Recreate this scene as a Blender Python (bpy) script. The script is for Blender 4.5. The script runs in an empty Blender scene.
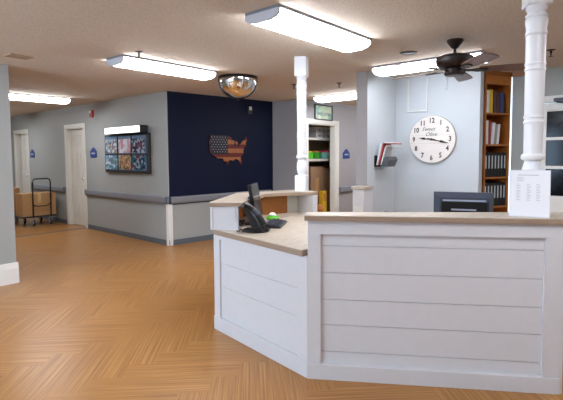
import bpy, bmesh, math, random
from mathutils import Vector, Matrix
random.seed(7)
PI = math.pi
col = bpy.context.scene.collection
CEIL = 2.44

# ---------------------------------------------------------------- materials
def lin(h):
    h = h.lstrip('#')
    out = []
    for i in (0, 2, 4):
        c = int(h[i:i+2], 16) / 255
        out.append(c / 12.92 if c <= .04045 else ((c + .055) / 1.055) ** 2.4)
    return (*out, 1)

def mat(name, colr, rough=.5, metal=0., var=.06, vscale=18, bump=0., bscale=200, emit=None, estr=0., spec=.5, stretch=None):
    m = bpy.data.materials.new(name); m.use_nodes = True
    nt = m.node_tree; b = nt.nodes['Principled BSDF']
    c = lin(colr)
    b.inputs['Roughness'].default_value = rough
    b.inputs['Metallic'].default_value = metal
    b.inputs['Specular IOR Level'].default_value = spec
    tc = nt.nodes.new('ShaderNodeTexCoord')
    src = tc.outputs['Object']
    if stretch:
        mp = nt.nodes.new('ShaderNodeMapping'); mp.inputs['Scale'].default_value = stretch
        nt.links.new(src, mp.inputs['Vector']); src = mp.outputs['Vector']
    n = nt.nodes.new('ShaderNodeTexNoise'); n.inputs['Scale'].default_value = vscale; n.inputs['Detail'].default_value = 4
    nt.links.new(src, n.inputs['Vector'])
    r = nt.nodes.new('ShaderNodeValToRGB')
    r.color_ramp.elements[0].position = .3; r.color_ramp.elements[1].position = .7
    r.color_ramp.elements[0].color = (*[x * (1 - var) for x in c[:3]], 1)
    r.color_ramp.elements[1].color = (*[min(1, x * (1 + var)) for x in c[:3]], 1)
    nt.links.new(n.outputs['Fac'], r.inputs['Fac']); nt.links.new(r.outputs['Color'], b.inputs['Base Color'])
    if bump:
        n2 = nt.nodes.new('ShaderNodeTexNoise'); n2.inputs['Scale'].default_value = bscale; n2.inputs['Detail'].default_value = 3
        nt.links.new(tc.outputs['Object'], n2.inputs['Vector'])
        bp = nt.nodes.new('ShaderNodeBump'); bp.inputs['Strength'].default_value = bump; bp.inputs['Distance'].default_value = .01
        nt.links.new(n2.outputs['Fac'], bp.inputs['Height']); nt.links.new(bp.outputs['Normal'], b.inputs['Normal'])
    if emit:
        b.inputs['Emission Color'].default_value = lin(emit); b.inputs['Emission Strength'].default_value = estr
    return m

M = {}
M['wall'] = mat('painted_grey_wall', '#9fa3a1', .6, var=.015, bump=.08, bscale=90)
M['wall_warm'] = mat('painted_warm_grey_wall', '#a09e9f', .6, var=.015, bump=.08, bscale=90)
M['navy'] = mat('painted_navy_wall', '#08122e', .6, spec=.2, var=.06, vscale=3, bump=.05, bscale=90)
M['iceblue'] = mat('painted_ice_blue_wall', '#c9d1d7', .6, var=.01, bump=.05, bscale=90)
M['white'] = mat('white_paint', '#d8d9dd', .38, var=.012)
M['post_white'] = mat('gloss_white_post_paint', '#e4e6ea', .32, var=.008)
M['white_trim'] = mat('white_trim_paint', '#e4e4e0', .4, var=.012)
M['cream'] = mat('cream_paint', '#dddcd3', .45, var=.02)
M['slate'] = mat('slate_rail_vinyl', '#7d8087', .4, var=.03)
M['slate_dark'] = mat('slate_cove_base', '#5d666e', .45, var=.03)
M['black'] = mat('black_plastic', '#0e0f12', .35, var=.1)
M['black_soft'] = mat('charcoal_plastic', '#26282d', .5, var=.08)
M['screen'] = mat('dark_screen_glass', '#3a3d40', .12, var=.05)
M['steel_blue'] = mat('blue_grey_plastic', '#3c4452', .3, var=.05)
M['lightstrip'] = mat('pale_grey_plastic', '#aab0c2', .3, var=.03)
M['chrome'] = mat('chrome', '#d8d8d8', .12, metal=1, var=.02)
M['mirror'] = mat('mirror_dome', '#f2f2f2', .03, metal=1, var=.01)
M['bronze'] = mat('oil_rubbed_bronze', '#2b211d', .4, metal=.3, var=.1)
M['blade'] = mat('fan_blade_wood', '#76584a', .4, var=.15, vscale=6, stretch=(1, 12, 12))
M['oak'] = mat('orange_oak', '#a8682c', .4, var=.14, vscale=5, stretch=(2, 14, 14))
M['oak_dark'] = mat('dark_oak', '#8a5524', .45, var=.14, vscale=5, stretch=(14, 2, 14))
M['cardboard'] = mat('cardboard', '#b28a5c', .8, var=.05)
M['cardboard_dark'] = mat('brown_cardboard', '#96775a', .8, var=.05)
M['tape'] = mat('packing_tape', '#c7ab7d', .3, var=.03)
M['red'] = mat('alarm_red', '#b0301f', .35)
M['signblue'] = mat('sign_blue', '#24407e', .4)
M['paper'] = mat('white_paper', '#eceef4', .6, var=.008)
M['ink'] = mat('grey_print', '#83868f', .7)
M['lens'] = None
M['housing'] = mat('fixture_white_metal', '#c9cad2', .4, var=.02)
M['lime'] = mat('lime_green_plastic', '#5fc82a', .35)
M['green'] = mat('leaf_green_plastic', '#3fa632', .35)
M['teal'] = mat('teal_plastic', '#7cc8bd', .35)
M['pink'] = mat('hot_pink_plastic', '#d93a6e', .35)
M['yellow'] = mat('yellow_card', '#e0b52c', .5)
M['orange'] = mat('orange_plush', '#c98448', .9, var=.3, vscale=40)
M['clock'] = mat('whitewashed_planks', '#ece6e0', .6, var=.03, vscale=7, stretch=(1, 1, 10))
M['clock_edge'] = mat('whitewashed_rim', '#b9b2aa', .6, var=.05)
M['numeral'] = mat('dark_brown_print', '#3d3129', .6)
M['bookred'] = mat('red_cover', '#9b2f35', .5)
M['bookblue'] = mat('blue_cover', '#33406e', .5)
M['bookplum'] = mat('plum_cover', '#4a2c33', .5)
M['bookwhite'] = mat('white_cover', '#d9dbdc', .5)
M['bookgrey'] = mat('grey_cover', '#8f969c', .5)
M['bookyellow'] = mat('yellow_cover', '#d9b516', .5)
M['label'] = mat('spine_label', '#b9c7cc', .5)
M['closet'] = mat('closet_plaster', '#b29c84', .7, var=.03)

def emis(name, c, s):
    m = bpy.data.materials.new(name); m.use_nodes = True
    b = m.node_tree.nodes['Principled BSDF']
    b.inputs['Base Color'].default_value = lin('#f4f6fa'); b.inputs['Roughness'].default_value = .4
    b.inputs['Emission Color'].default_value = lin(c); b.inputs['Emission Strength'].default_value = s
    return m
M['lens'] = emis('fluorescent_lens', '#f4f7ff', 14.0)
M['lens_dim'] = emis('dimmed_fluorescent_lens', '#f4f7ff', 6.0)  # weaker emission, so the ice blue recess is lit less strongly
M['sign_lit'] = emis('backlit_panel', '#f3f4f6', 1.0)

def laminate():
    m = bpy.data.materials.new('beige_laminate'); m.use_nodes = True
    nt = m.node_tree; b = nt.nodes['Principled BSDF']; b.inputs['Roughness'].default_value = .38
    tc = nt.nodes.new('ShaderNodeTexCoord')
    mp = nt.nodes.new('ShaderNodeMapping'); mp.inputs['Rotation'].default_value = (0, 0, 1.0); mp.inputs['Scale'].default_value = (1.5, 7, 7)
    n = nt.nodes.new('ShaderNodeTexNoise'); n.inputs['Scale'].default_value = 7; n.inputs['Detail'].default_value = 6; n.inputs['Roughness'].default_value = .7
    r = nt.nodes.new('ShaderNodeValToRGB')
    r.color_ramp.elements[0].position = .32; r.color_ramp.elements[0].color = lin('#aa9c8c')
    r.color_ramp.elements[1].position = .68; r.color_ramp.elements[1].color = lin('#c6bdaf')
    nt.links.new(tc.outputs['Object'], mp.inputs['Vector']); nt.links.new(mp.outputs['Vector'], n.inputs['Vector'])
    nt.links.new(n.outputs['Fac'], r.inputs['Fac']); nt.links.new(r.outputs['Color'], b.inputs['Base Color'])
    return m
M['laminate'] = laminate()
M['laminate_edge'] = mat('laminate_edge_band', '#a08b78', .45, var=.08, vscale=12, stretch=(1, 1, 8))

def ceiling_mat():
    m = bpy.data.materials.new('popcorn_ceiling'); m.use_nodes = True
    nt = m.node_tree; b = nt.nodes['Principled BSDF']; b.inputs['Roughness'].default_value = .9
    tc = nt.nodes.new('ShaderNodeTexCoord')
    n = nt.nodes.new('ShaderNodeTexNoise'); n.inputs['Scale'].default_value = 55; n.inputs['Detail'].default_value = 5; n.inputs['Roughness'].default_value = .75
    r = nt.nodes.new('ShaderNodeValToRGB')
    r.color_ramp.elements[0].position = .35; r.color_ramp.elements[0].color = lin('#d6cabb')
    r.color_ramp.elements[1].position = .65; r.color_ramp.elements[1].color = lin('#efe3d4')
    bp = nt.nodes.new('ShaderNodeBump'); bp.inputs['Strength'].default_value = 1.0; bp.inputs['Distance'].default_value = .02
    for a, c in ((tc.outputs['Object'], n.inputs['Vector']), (n.outputs['Fac'], r.inputs['Fac']), (r.outputs['Color'], b.inputs['Base Color']),
                 (n.outputs['Fac'], bp.inputs['Height']), (bp.outputs['Normal'], b.inputs['Normal'])):
        nt.links.new(a, c)
    return m
M['ceiling'] = ceiling_mat()

def floor_mat():
    """strip-look vinyl laid in a chevron: bands along X, strips at +45/-45 degrees, toothed band borders"""
    m = bpy.data.materials.new('chevron_strip_floor'); m.use_nodes = True
    nt = m.node_tree; b = nt.nodes['Principled BSDF']; L = nt.links.new
    def math_(op, a, bb=None):
        n = nt.nodes.new('ShaderNodeMath'); n.operation = op
        for i, v in enumerate((a, bb)):
            if v is None: continue
            if isinstance(v, (int, float)): n.inputs[i].default_value = v
            else: L(v, n.inputs[i])
        return n.outputs[0]
    tc = nt.nodes.new('ShaderNodeTexCoord'); sp = nt.nodes.new('ShaderNodeSeparateXYZ'); L(tc.outputs['Object'], sp.inputs[0])
    x, y = sp.outputs['X'], sp.outputs['Y']
    tooth = math_('PINGPONG', math_('ADD', x, 20.0), .13)
    yy = math_('ADD', math_('ADD', y, tooth), 20 * 1.14 - 2.78)
    band = math_('LESS_THAN', math_('MODULO', yy, 1.14), .57)
    far = math_('GREATER_THAN', y, 8.86)
    s1 = math_('MULTIPLY', math_('SUBTRACT', y, x), .7071)     # strips running at +45
    t1 = math_('MULTIPLY', math_('ADD', y, x), .7071)
    def mix(f, a, bb):
        n = nt.nodes.new('ShaderNodeMix'); n.data_type = 'FLOAT'; L(f, n.inputs[0])
        for i, v in ((2, a), (3, bb)):
            L(v, n.inputs[i])
        return n.outputs[0]
    s = mix(band, t1, s1); t = mix(band, s1, t1)
    s = mix(far, s, y); t = mix(far, t, x)
    cv = nt.nodes.new('ShaderNodeCombineXYZ'); L(math_('MULTIPLY', s, 80.0), cv.inputs[0]); L(math_('MULTIPLY', t, 1.1), cv.inputs[1]); L(math_('MULTIPLY', band, 9.0), cv.inputs[2])
    n = nt.nodes.new('ShaderNodeTexNoise'); n.inputs['Scale'].default_value = 1; n.inputs['Detail'].default_value = 3; n.inputs['Roughness'].default_value = .6
    L(cv.outputs[0], n.inputs['Vector'])
    r = nt.nodes.new('ShaderNodeValToRGB'); e = r.color_ramp.elements
    e[0].position = .30; e[0].color = lin('#8a5a2a')
    e[1].position = .70; e[1].color = lin('#bb8a4e')
    k = e.new(.5); k.color = lin('#a47136')
    L(n.outputs['Fac'], r.inputs['Fac'])
    n3 = nt.nodes.new('ShaderNodeTexNoise'); n3.inputs['Scale'].default_value = .9; L(tc.outputs['Object'], n3.inputs['Vector'])
    hs = nt.nodes.new('ShaderNodeHueSaturation'); L(r.outputs['Color'], hs.inputs['Color'])
    L(math_('ADD', math_('MULTIPLY', n3.outputs['Fac'], .3), .85), hs.inputs['Value'])
    L(hs.outputs['Color'], b.inputs['Base Color'])
    b.inputs['Roughness'].default_value = .33; b.inputs['Specular IOR Level'].default_value = .5
    L(math_('ADD', math_('MULTIPLY', n3.outputs['Fac'], .16), .24), b.inputs['Roughness'])
    bp = nt.nodes.new('ShaderNodeBump'); bp.inputs['Strength'].default_value = .12; bp.inputs['Distance'].default_value = .004
    L(n.outputs['Fac'], bp.inputs['Height']); L(bp.outputs['Normal'], b.inputs['Normal'])
    return m
M['floor'] = floor_mat()

# ---------------------------------------------------------------- mesh helpers
class MB:
    def __init__(s): s.v = []; s.f = []; s.sm = []
    def add(s, vs, fs, smooth=False):
        o = len(s.v); s.v += [tuple(v) for v in vs]; s.f += [tuple(i + o for i in f) for f in fs]; s.sm += [smooth] * len(fs); return s
    def box(s, x0, x1, y0, y1, z0, z1):
        return s.prism([(x0, y0), (x1, y0), (x1, y1), (x0, y1)], z0, z1)
    def prism(s, poly, z0, z1):
        a = sum(poly[i][0] * poly[(i+1) % len(poly)][1] - poly[(i+1) % len(poly)][0] * poly[i][1] for i in range(len(poly)))
        if a < 0: poly = poly[::-1]
        n = len(poly)
        vs = [(x, y, z0) for x, y in poly] + [(x, y, z1) for x, y in poly]
        fs = [tuple(range(n))[::-1], tuple(range(n, 2 * n))] + [(i, (i+1) % n, n + (i+1) % n, n + i) for i in range(n)]
        return s.add(vs, fs)
    def xz(s, poly, y0, y1):      # outline in x,z extruded along y
        a = sum(poly[i][0] * poly[(i+1) % len(poly)][1] - poly[(i+1) % len(poly)][0] * poly[i][1] for i in range(len(poly)))
        if a < 0: poly = poly[::-1]
        n = len(poly); vs = [(x, y0, z) for x, z in poly] + [(x, y1, z) for x, z in poly]
        fs = [tuple(range(n)), tuple(range(n, 2 * n))[::-1]] + [(i, n + i, n + (i+1) % n, (i+1) % n) for i in range(n)]
        return s.add(vs, fs)
    def yz(s, poly, x0, x1):      # outline in y,z extruded along x
        a = sum(poly[i][0] * poly[(i+1) % len(poly)][1] - poly[(i+1) % len(poly)][0] * poly[i][1] for i in range(len(poly)))
        if a < 0: poly = poly[::-1]
        n = len(poly); vs = [(x0, y, z) for y, z in poly] + [(x1, y, z) for y, z in poly]
        fs = [tuple(range(n))[::-1], tuple(range(n, 2 * n))] + [(i, (i+1) % n, n + (i+1) % n, n + i) for i in range(n)]
        return s.add(vs, fs)
    def lathe(s, prof, c=(0, 0, 0), n=28, axis='z', ang=(0, 2 * PI)):
        full = abs(ang[1] - ang[0] - 2 * PI) < 1e-6; m = n if full else n + 1
        vs = []
        for r, h in prof:
            for i in range(m):
                a = ang[0] + (ang[1] - ang[0]) * i / n
                p = (r * math.cos(a), r * math.sin(a), h)
                if axis == 'y': p = (p[0], p[2], p[1])
                if axis == 'x': p = (p[2], p[0], p[1])
                vs.append((p[0] + c[0], p[1] + c[1], p[2] + c[2]))
        fs = []
        for j in range(len(prof) - 1):
            for i in range(n if full else n):
                k = (i + 1) % m if full else i + 1
                fs.append((j * m + i, j * m + k, (j+1) * m + k, (j+1) * m + i))
        if full:
            if prof[0][0] > 1e-5: fs.append(tuple(range(m))[::-1])
            if prof[-1][0] > 1e-5: fs.append(tuple(range((len(prof) - 1) * m, len(prof) * m)))
        return s.add(vs, fs, True)
    def tube(s, pts, r, n=10):
        pts = [Vector(p) for p in pts]; vs = []; up = Vector((0, 0, 1))
        for i, p in enumerate(pts):
            d = (pts[min(i+1, len(pts)-1)] - pts[max(i-1, 0)]).normalized()
            a = d.cross(up)
            if a.length < .05: a = d.cross(Vector((1, 0, 0)))
            a.normalize(); b2 = d.cross(a)
            rr = r[i] if isinstance(r, (list, tuple)) else r
            for k in range(n):
                t = 2 * PI * k / n; vs.append(p + (a * math.cos(t) + b2 * math.sin(t)) * rr)
        fs = [(i*n+k, i*n+(k+1) % n, (i+1)*n+(k+1) % n, (i+1)*n+k) for i in range(len(pts)-1) for k in range(n)]
        fs += [tuple(range(n))[::-1], tuple(range((len(pts)-1)*n, len(pts)*n))]
        return s.add(vs, fs, True)
    def tf(s, mtx):
        s.v = [tuple(mtx @ Vector(v)) for v in s.v]; return s
    def build(s, name, m, parent=None, bevel=0., seg=2):
        me = bpy.data.meshes.new(name); me.from_pydata(s.v, [], s.f); me.materials.append(m)
        bm = bmesh.new(); bm.from_mesh(me); bmesh.ops.remove_doubles(bm, verts=bm.verts, dist=1e-5)
        bmesh.ops.recalc_face_normals(bm, faces=bm.faces)
        if bevel:
            ed = [e for e in bm.edges if len(e.link_faces) == 2 and e.calc_face_angle(0) > .6]
            bmesh.ops.bevel(bm, geom=ed, offset=bevel, segments=seg, profile=.7, affect='EDGES', clamp_overlap=True)
        bm.to_mesh(me); bm.free()
        if any(s.sm) or (bevel and seg > 2):
            for p in me.polygons: p.use_smooth = True
            try: me.set_sharp_from_angle(angle=math.radians(38))
            except Exception: pass
        o = bpy.data.objects.new(name, me); col.objects.link(o)
        if parent: o.parent = parent
        return o

def thing(name, label, cat, loc=(0, 0, 0), rz=0., group=None):
    o = bpy.data.objects.new(name, None); col.objects.link(o); o.empty_display_size = .1
    o.location = loc; o.rotation_euler = (0, 0, rz); o['label'] = label; o['category'] = cat
    if group: o['group'] = group
    return o
def tag(o, label, cat, group=None, loc=None, rz=0):
    o['label'] = label; o['category'] = cat
    if group: o['group'] = group
    if loc is not None: o.location = loc; o.rotation_euler = (0, 0, rz)
    return o
def struct(o): o['kind'] = 'structure'; return o
def copy_thing(r, loc, rz=None, label=None, group=None, name=None):
    n = r.copy(); col.objects.link(n); n.location = loc
    if rz is not None: n.rotation_euler = (0, 0, rz)
    if label: n['label'] = label
    if group: n['group'] = group
    for ch in list(r.children):
        c = ch.copy(); col.objects.link(c); c.parent = n
        for g in ch.children:
            d = g.copy(); col.objects.link(d); d.parent = c
    return n
def text(name, body, size, m, parent, loc, rot=(PI/2, 0, 0), shear=0., ext=.0008, sx=1.):
    cu = bpy.data.curves.new(name, 'FONT'); cu.body = body; cu.size = size; cu.align_x = 'CENTER'; cu.align_y = 'CENTER'
    cu.extrude = ext; cu.offset = .0022 if name == 'numeral' else 0; cu.shear = shear; cu.resolution_u = 2
    t = bpy.data.objects.new(name, cu); col.objects.link(t); bpy.context.view_layer.update()
    dg = bpy.context.evaluated_depsgraph_get(); me = bpy.data.meshes.new_from_object(t.evaluated_get(dg))
    bpy.data.objects.remove(t); me.materials.clear(); me.materials.append(m)
    me.transform(Matrix.Diagonal((sx, 1, 1, 1)))
    o = bpy.data.objects.new(name, me); col.objects.link(o); o.parent = parent; o.location = loc; o.rotation_euler = rot
    return o

W = -PI/2     # facing of things hung on walls that look towards -X: local x -> -Y, local y -> into the wall

# ---------------------------------------------------------------- room shell
XL, XR, YB, YF = -2.6, 9.6, -3.1, 13.1
struct(MB().box(XL, XR, YB, YF, -.1, 0).build('floor', M['floor']))
struct(MB().box(XL, XR, YB, YF, CEIL, CEIL + .1).build('ceiling', M['ceiling']))

# display wall (x = 4.19, looks towards -X), with two doorways
DX = 4.19
w = MB()
for y0, y1 in ((6.02, 8.82), (9.56, 11.68), (12.45, 13.0)): w.box(DX, DX + .13, y0, y1, 0, CEIL)
for y0, y1 in ((8.82, 9.56), (11.68, 12.45)): w.box(DX, DX + .13, y0, y1, 2.0, CEIL)
struct(w.build('wall_left', M['wall']))
# navy wall
ax, ay, bx, by = 4.19, 6.02, 6.39, 5.78
dn = Vector((bx - ax, by - ay)).normalized(); nn = Vector((-dn.y, dn.x))
def along(p, d, n, s, t): return (p[0] + d.x * s + n.x * t, p[1] + d.y * s + n.y * t)
P0 = (ax, ay); LB = (Vector((bx, by)) - Vector(P0)).length
struct(MB().prism([along(P0, dn, nn, .003, 0), along(P0, dn, nn, LB, 0), along(P0, dn, nn, LB, .12), along(P0, dn, nn, .14, .12)], .65, CEIL).build('wall_navy', M['navy']))
struct(MB().prism([along(P0, dn, nn, .003, 0), along(P0, dn, nn, LB, 0), along(P0, dn, nn, LB, .12), along(P0, dn, nn, .14, .12)], 0, .65).build('wall_navy_lower', M['wall']))
# grey return and closet wall
struct(MB().box(6.39, 6.49, 5.1, 5.9, 0, CEIL).build('wall_return', M['wall_warm']))
w = MB().box(6.49, 6.6, 5.1, 5.22, 0, CEIL).box(6.6, 7.5, 5.1, 5.22, 2.02, CEIL).box(7.5, 9.5, 5.1, 5.22, 0, CEIL)
struct(w.build('wall_closet_front', M['wall_warm']))
w = MB().box(6.49, 8.6, 6.0, 6.1, 0, CEIL).box(8.5, 8.6, 5.22, 6.0, 0, CEIL).box(6.40, 6.5, 5.9, 6.0, 0, CEIL)
struct(w.build('wall_closet_back', M['closet']))
# partition with the clock
struct(MB().box(4.86, 5.72, 2.84, 2.99, 0, CEIL).build('wall_partition', M['iceblue']))
struct(MB().box(5.6, 5.72, 1.76, 2.84, 0, CEIL).build('wall_clock', M['iceblue']))
struct(MB().box(4.852, 4.86, 2.84, 2.99, 0, CEIL).build('partition_end_shade', M['wall_warm']))  # warm grey facing paints in the shade on the partition end
# right wall with the glazed door
RX = 6.15
w = MB().box(RX, RX + .12, 1.27, 1.55, 0, CEIL).box(RX, RX + .12, .35, 1.27, 2.03, CEIL).box(RX, RX + .12, -3.0, .35, 0, CEIL)
struct(w.build('wall_right', M['wall']))
struct(MB().box(5.72, 6.5, 2.15, 2.25, 0, CEIL).build('wall_nook', M['wall_warm']))
# entry wall stub at left, with tall white base
struct(MB().box(-2.5, 1.84, 5.6, 5.74, 0, CEIL).build('wall_entry', M['wall']))
bb = MB().yz([(5.6, 0), (5.6, .235), (5.59, .235), (5.585, .2), (5.58, .17), (5.575, .02), (5.575, 0)], -2.5, 1.855)
struct(bb.build('baseboard_entry', M['white_trim']))
# shell out of sight
struct(MB().box(.6, .72, 5.74, 13.0, 0, CEIL).build('wall_corridor', M['wall']))
struct(MB().box(.6, 4.4, 13.0, 13.1, 0, CEIL).build('wall_far', M['wall']))
struct(MB().box(XL, XL + .1, YB, 2.4, 0, CEIL).box(XL, XL + .1, 5.4, 5.74, 0, CEIL).box(XL, XL + .1, 2.4, 5.4, 0, .7).box(XL, XL + .1, 2.4, 5.4, 2.15, CEIL).build('wall_side', M['wall']))
struct(MB().box(XL + .02, XL + .08, 2.4, 5.4, .7, .76).box(XL + .02, XL + .08, 2.4, 5.4, 2.09, 2.15).box(XL + .02, XL + .08, 2.4, 2.46, .76, 2.09).box(XL + .02, XL + .08, 5.34, 5.4, .76, 2.09).box(XL + .02, XL + .08, 3.87, 3.93, .76, 2.09).build('window_1', M['white_trim']))
struct(MB().box(XL, RX + .2, YB, YB + .1, 0, CEIL).build('wall_back', M['wall']))
struct(MB().box(9.5, 9.6, 2.2, 5.22, 0, CEIL).build('wall_hall_end', M['wall_warm']))
struct(MB().box(6.5, 9.6, 2.15, 2.25, 0, CEIL).build('wall_hall_side', M['wall_warm']))
struct(MB().box(4.32, 5.4, 8.0, 8.1, 0, CEIL).box(4.32, 5.4, 12.7, 12.8, 0, CEIL).box(5.4, 5.5, 8.0, 12.8, 0, CEIL).build('wall_room_beyond', M['wall']))

# cove base and corner guard
ck = lambda: MB()
b = MB()
for y0, y1 in ((6.0, 8.735), (9.645, 11.6)): b.box(DX - .008, DX, y0, y1, 0, .086)
struct(b.build('baseboard_left', M['slate_dark']))
struct(MB().prism([along(P0, dn, nn, -.0, -.008), along(P0, dn, nn, LB - .001, -.008), along(P0, dn, nn, LB - .001, 0), along(P0, dn, nn, 0, 0)], 0, .086).build('baseboard_navy', M['slate_dark']))
struct(MB().box(6.382, 6.39, 5.1, 5.77, 0, .086).box(7.61, 9.4, 5.092, 5.1, 0, .086).build('baseboard_closet', M['slate_dark']))
struct(MB().prism([(4.179, 6.075), (4.179, 6.006), (4.25, 5.998), (4.25, 6.012), (4.19, 6.019), (4.19, 6.075)], 0, .66).build('trim_2', M['white_trim']))
struct(MB().prism([(4.186, 6.05), (4.186, 6.013), (4.20, 6.011), (4.20, 6.018), (4.19, 6.02), (4.19, 6.05)], .79, CEIL).build('trim_3', M['wall']))

# doors in the display wall
def door_set(n, y0, y1, open_gap=0.):
    ztop = 2.0
    d = thing('door_%d' % n, '', '', (DX, (y0 + y1) / 2, 0), W)
    del d['label']; del d['category']; struct(d)
    hw = (y1 - y0) / 2
    cs = MB().box(-hw - .08, -hw, -.018, .0, 0, ztop + .08).box(hw, hw + .08, -.018, .0, 0, ztop + .08).box(-hw, hw, -.018, 0, ztop, ztop + .08)
    cs.box(-hw, -hw + .02, 0, .13, 0, ztop).box(hw - .02, hw, 0, .13, 0, ztop).box(-hw + .02, hw - .02, 0, .13, ztop - .02, ztop)
    cs.build('door_frame', M['cream'], d, .003)
    a, c = -hw + .024 + open_gap, hw - .024
    s = MB().box(a, c, .07, .11, .01, ztop - .024)
    pw = (c - a) / 2
    for k in range(2):
        xa, xb = a + k * pw + .06, a + (k + 1) * pw - .06
        for z0, z1 in ((.2, .85), (.97, 1.5), (1.6, 1.88)):
            for q in ((xa, xb, z0, z0 + .02), (xa, xb, z1 - .02, z1)): s.box(q[0], q[1], .06, .07, q[2], q[3])
            for q in ((xa, xa + .02), (xb - .02, xb)): s.box(q[0], q[1], .06, .07, z0 + .02, z1 - .02)
    sl = s.build('door_panel', M['cream'], d, .002)
    h = MB().lathe([(.025, 0), (.025, -.008), (.009, -.01), (.009, -.035), (.024, -.04), (.028, -.055), (.018, -.068), (.001, -.07)], (c - .07, .068, .98), 16, 'y')
    h.build('door_handle', M['chrome'], sl)
    return d
door_set(1, 8.82, 9.56)
door_set(2, 11.68, 12.45, .12)
# closet doorway casing
c = MB().box(6.52, 6.6, 5.082, 5.1, 0, 2.02).box(7.5, 7.6, 5.082, 5.1, 0, 2.02).box(6.52, 7.6, 5.082, 5.1, 2.02, 2.10)
c.box(6.6, 6.62, 5.1, 5.22, 0, 2.0).box(7.48, 7.5, 5.1, 5.22, 0, 2.0).box(6.6, 7.5, 5.1, 5.22, 2.0, 2.02)
struct(c.build('trim_4', M['cream'], None, .002))

# glazed door at right (local x along -Y)
dr = thing('door_3', '', '', (RX, .81, 0), W); del dr['label']; del dr['category']; struct(dr)
c = MB().box(-.54, -.46, -.02, 0, 0, 2.03).box(.46, .54, -.02, 0, 0, 2.03).box(-.54, .54, -.02, 0, 2.03, 2.11)
c.build('door_frame', M['white_trim'], dr, .003)
s = MB().box(-.455, -.36, .0, .045, .01, 2.02).box(.36, .455, .0, .045, .01, 2.02).box(-.36, .36, .0, .045, 1.93, 2.02).box(-.36, .36, 0, .045, .01, .93)
for z in (1.25, 1.59): s.box(-.36, .36, .004, .04, z, z + .035)
s.box(-.012, .012, .005, .039, .93, 1.93)
sl = s.build('door_panel', M['white_trim'], dr, .002)
glass = mat('dark_window_glass', '#0c0d14', .12, spec=.18, var=.4, vscale=3)
MB().box(-.36, .36, .018, .026, .93, 1.93).build('window_pane', glass, sl)
MB().box(-.28, .28, -.07, -.022, 2.035, 2.075).tube([(-.25, -.045, 2.03), (-.12, -.16, 2.0), (.1, -.05, 2.0)], .010, 8).build('door_closer', M['steel_blue'], dr)

# ---------------------------------------------------------------- rails
def rail(length, loc, rz, label):
    prof = [(0, .665), (-.018, .665), (-.045, .68), (-.05, .70), (-.05, .75), (-.042, .775), (-.025, .78), (0, .78)]
    o = MB().yz([(y, z) for y, z in prof], 0, length).build('handrail', M['slate'], None)
    pf = [(y * 1.08, .7225 + (z - .7225) * 1.06) for y, z in prof]
    MB().yz(pf, -.012, .0).build('end_cap', M['slate_dark'], o); MB().yz(pf, length, length + .012).build('end_cap', M['slate_dark'], o)
    tag(o, label, 'handrail', 'slate grey wall handrails', loc, rz); return o
rail(2.68, (DX, 8.73, 0), W, 'slate grey handrail on the pale wall below the lit poster display')
rail(1.70, (DX, 11.42, 0), W, 'slate grey handrail between the two corridor doors, behind the boxes')
rail(2.1, (*along(P0, dn, nn, .03, 0), 0), math.atan2(dn.y, dn.x), 'slate grey handrail along the foot of the navy wall')
rail(1.6, (7.62, 5.1, 0), 0, 'short slate grey handrail beside the closet doorway')

# ---------------------------------------------------------------- ceiling lights
def lamp(name, label, x, y, rz, first=None):
    if first: return copy_thing(first, (x, y, CEIL), rz, label, 'fluorescent ceiling lights')
    t = thing('ceiling_light', label, 'ceiling light', (x, y, CEIL), rz, 'fluorescent ceiling lights')
    hl, hw = .61, .16
    MB().box(-hl, hl, -hw, hw, -.022, 0).build('housing', M['slate'], t)  # slate tone paints the shadow line where the fixture meets the ceiling
    prof = [(-hw + .004, -.022), (-hw + .004, -.052), (-hw + .03, -.072), (-.07, -.086), (.07, -.086), (hw - .03, -.072), (hw - .004, -.052), (hw - .004, -.022)]
    MB().yz(prof, -hl + .016, hl - .016).build('diffuser', M['lens'], t)
    for s in (-1, 1):
        x0 = s * (hl - .016); x1 = s * (hl + .004)
        p2 = [(a * 1.015, -.022 + (b + .022) * 1.04) for a, b in prof]
        MB().yz(p2, min(x0, x1), max(x0, x1)).build('end_plate', M['housing'], t)
    return t
L0 = lamp('l', 'large fluorescent ceiling light at the top centre, nearest the camera', 2.925, 2.19, 0)
lamp('l', 'fluorescent ceiling light left of the dome mirror, above the display wall', 3.01, 4.33, 0, L0)
lamp('l', 'fluorescent ceiling light over the corridor at far left', 2.97, 8.12, 0, L0)
lf = lamp('l', 'fluorescent ceiling light partly behind the ceiling fan', 4.81, 2.06, PI/2, L0)
for c in lf.children:
    if c.name.startswith('diffuser'):
        c.data = c.data.copy(); c.data.materials[0] = M['lens_dim']
lamp('l', 'fluorescent ceiling light in front of the closet doorway', 6.47, 4.14, PI/2, L0)
for i, (x, y) in enumerate([(-.9, 2.2), (1.9, -.25), (4.75, -.5), (-.9, 4.4), (8.2, 3.7), (2.9, 11.3)]):  # unseen fixtures, added to brighten the room
    lamp('l', 'added fluorescent ceiling light out of view, to brighten the room', x, y, 0, L0)

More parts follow.
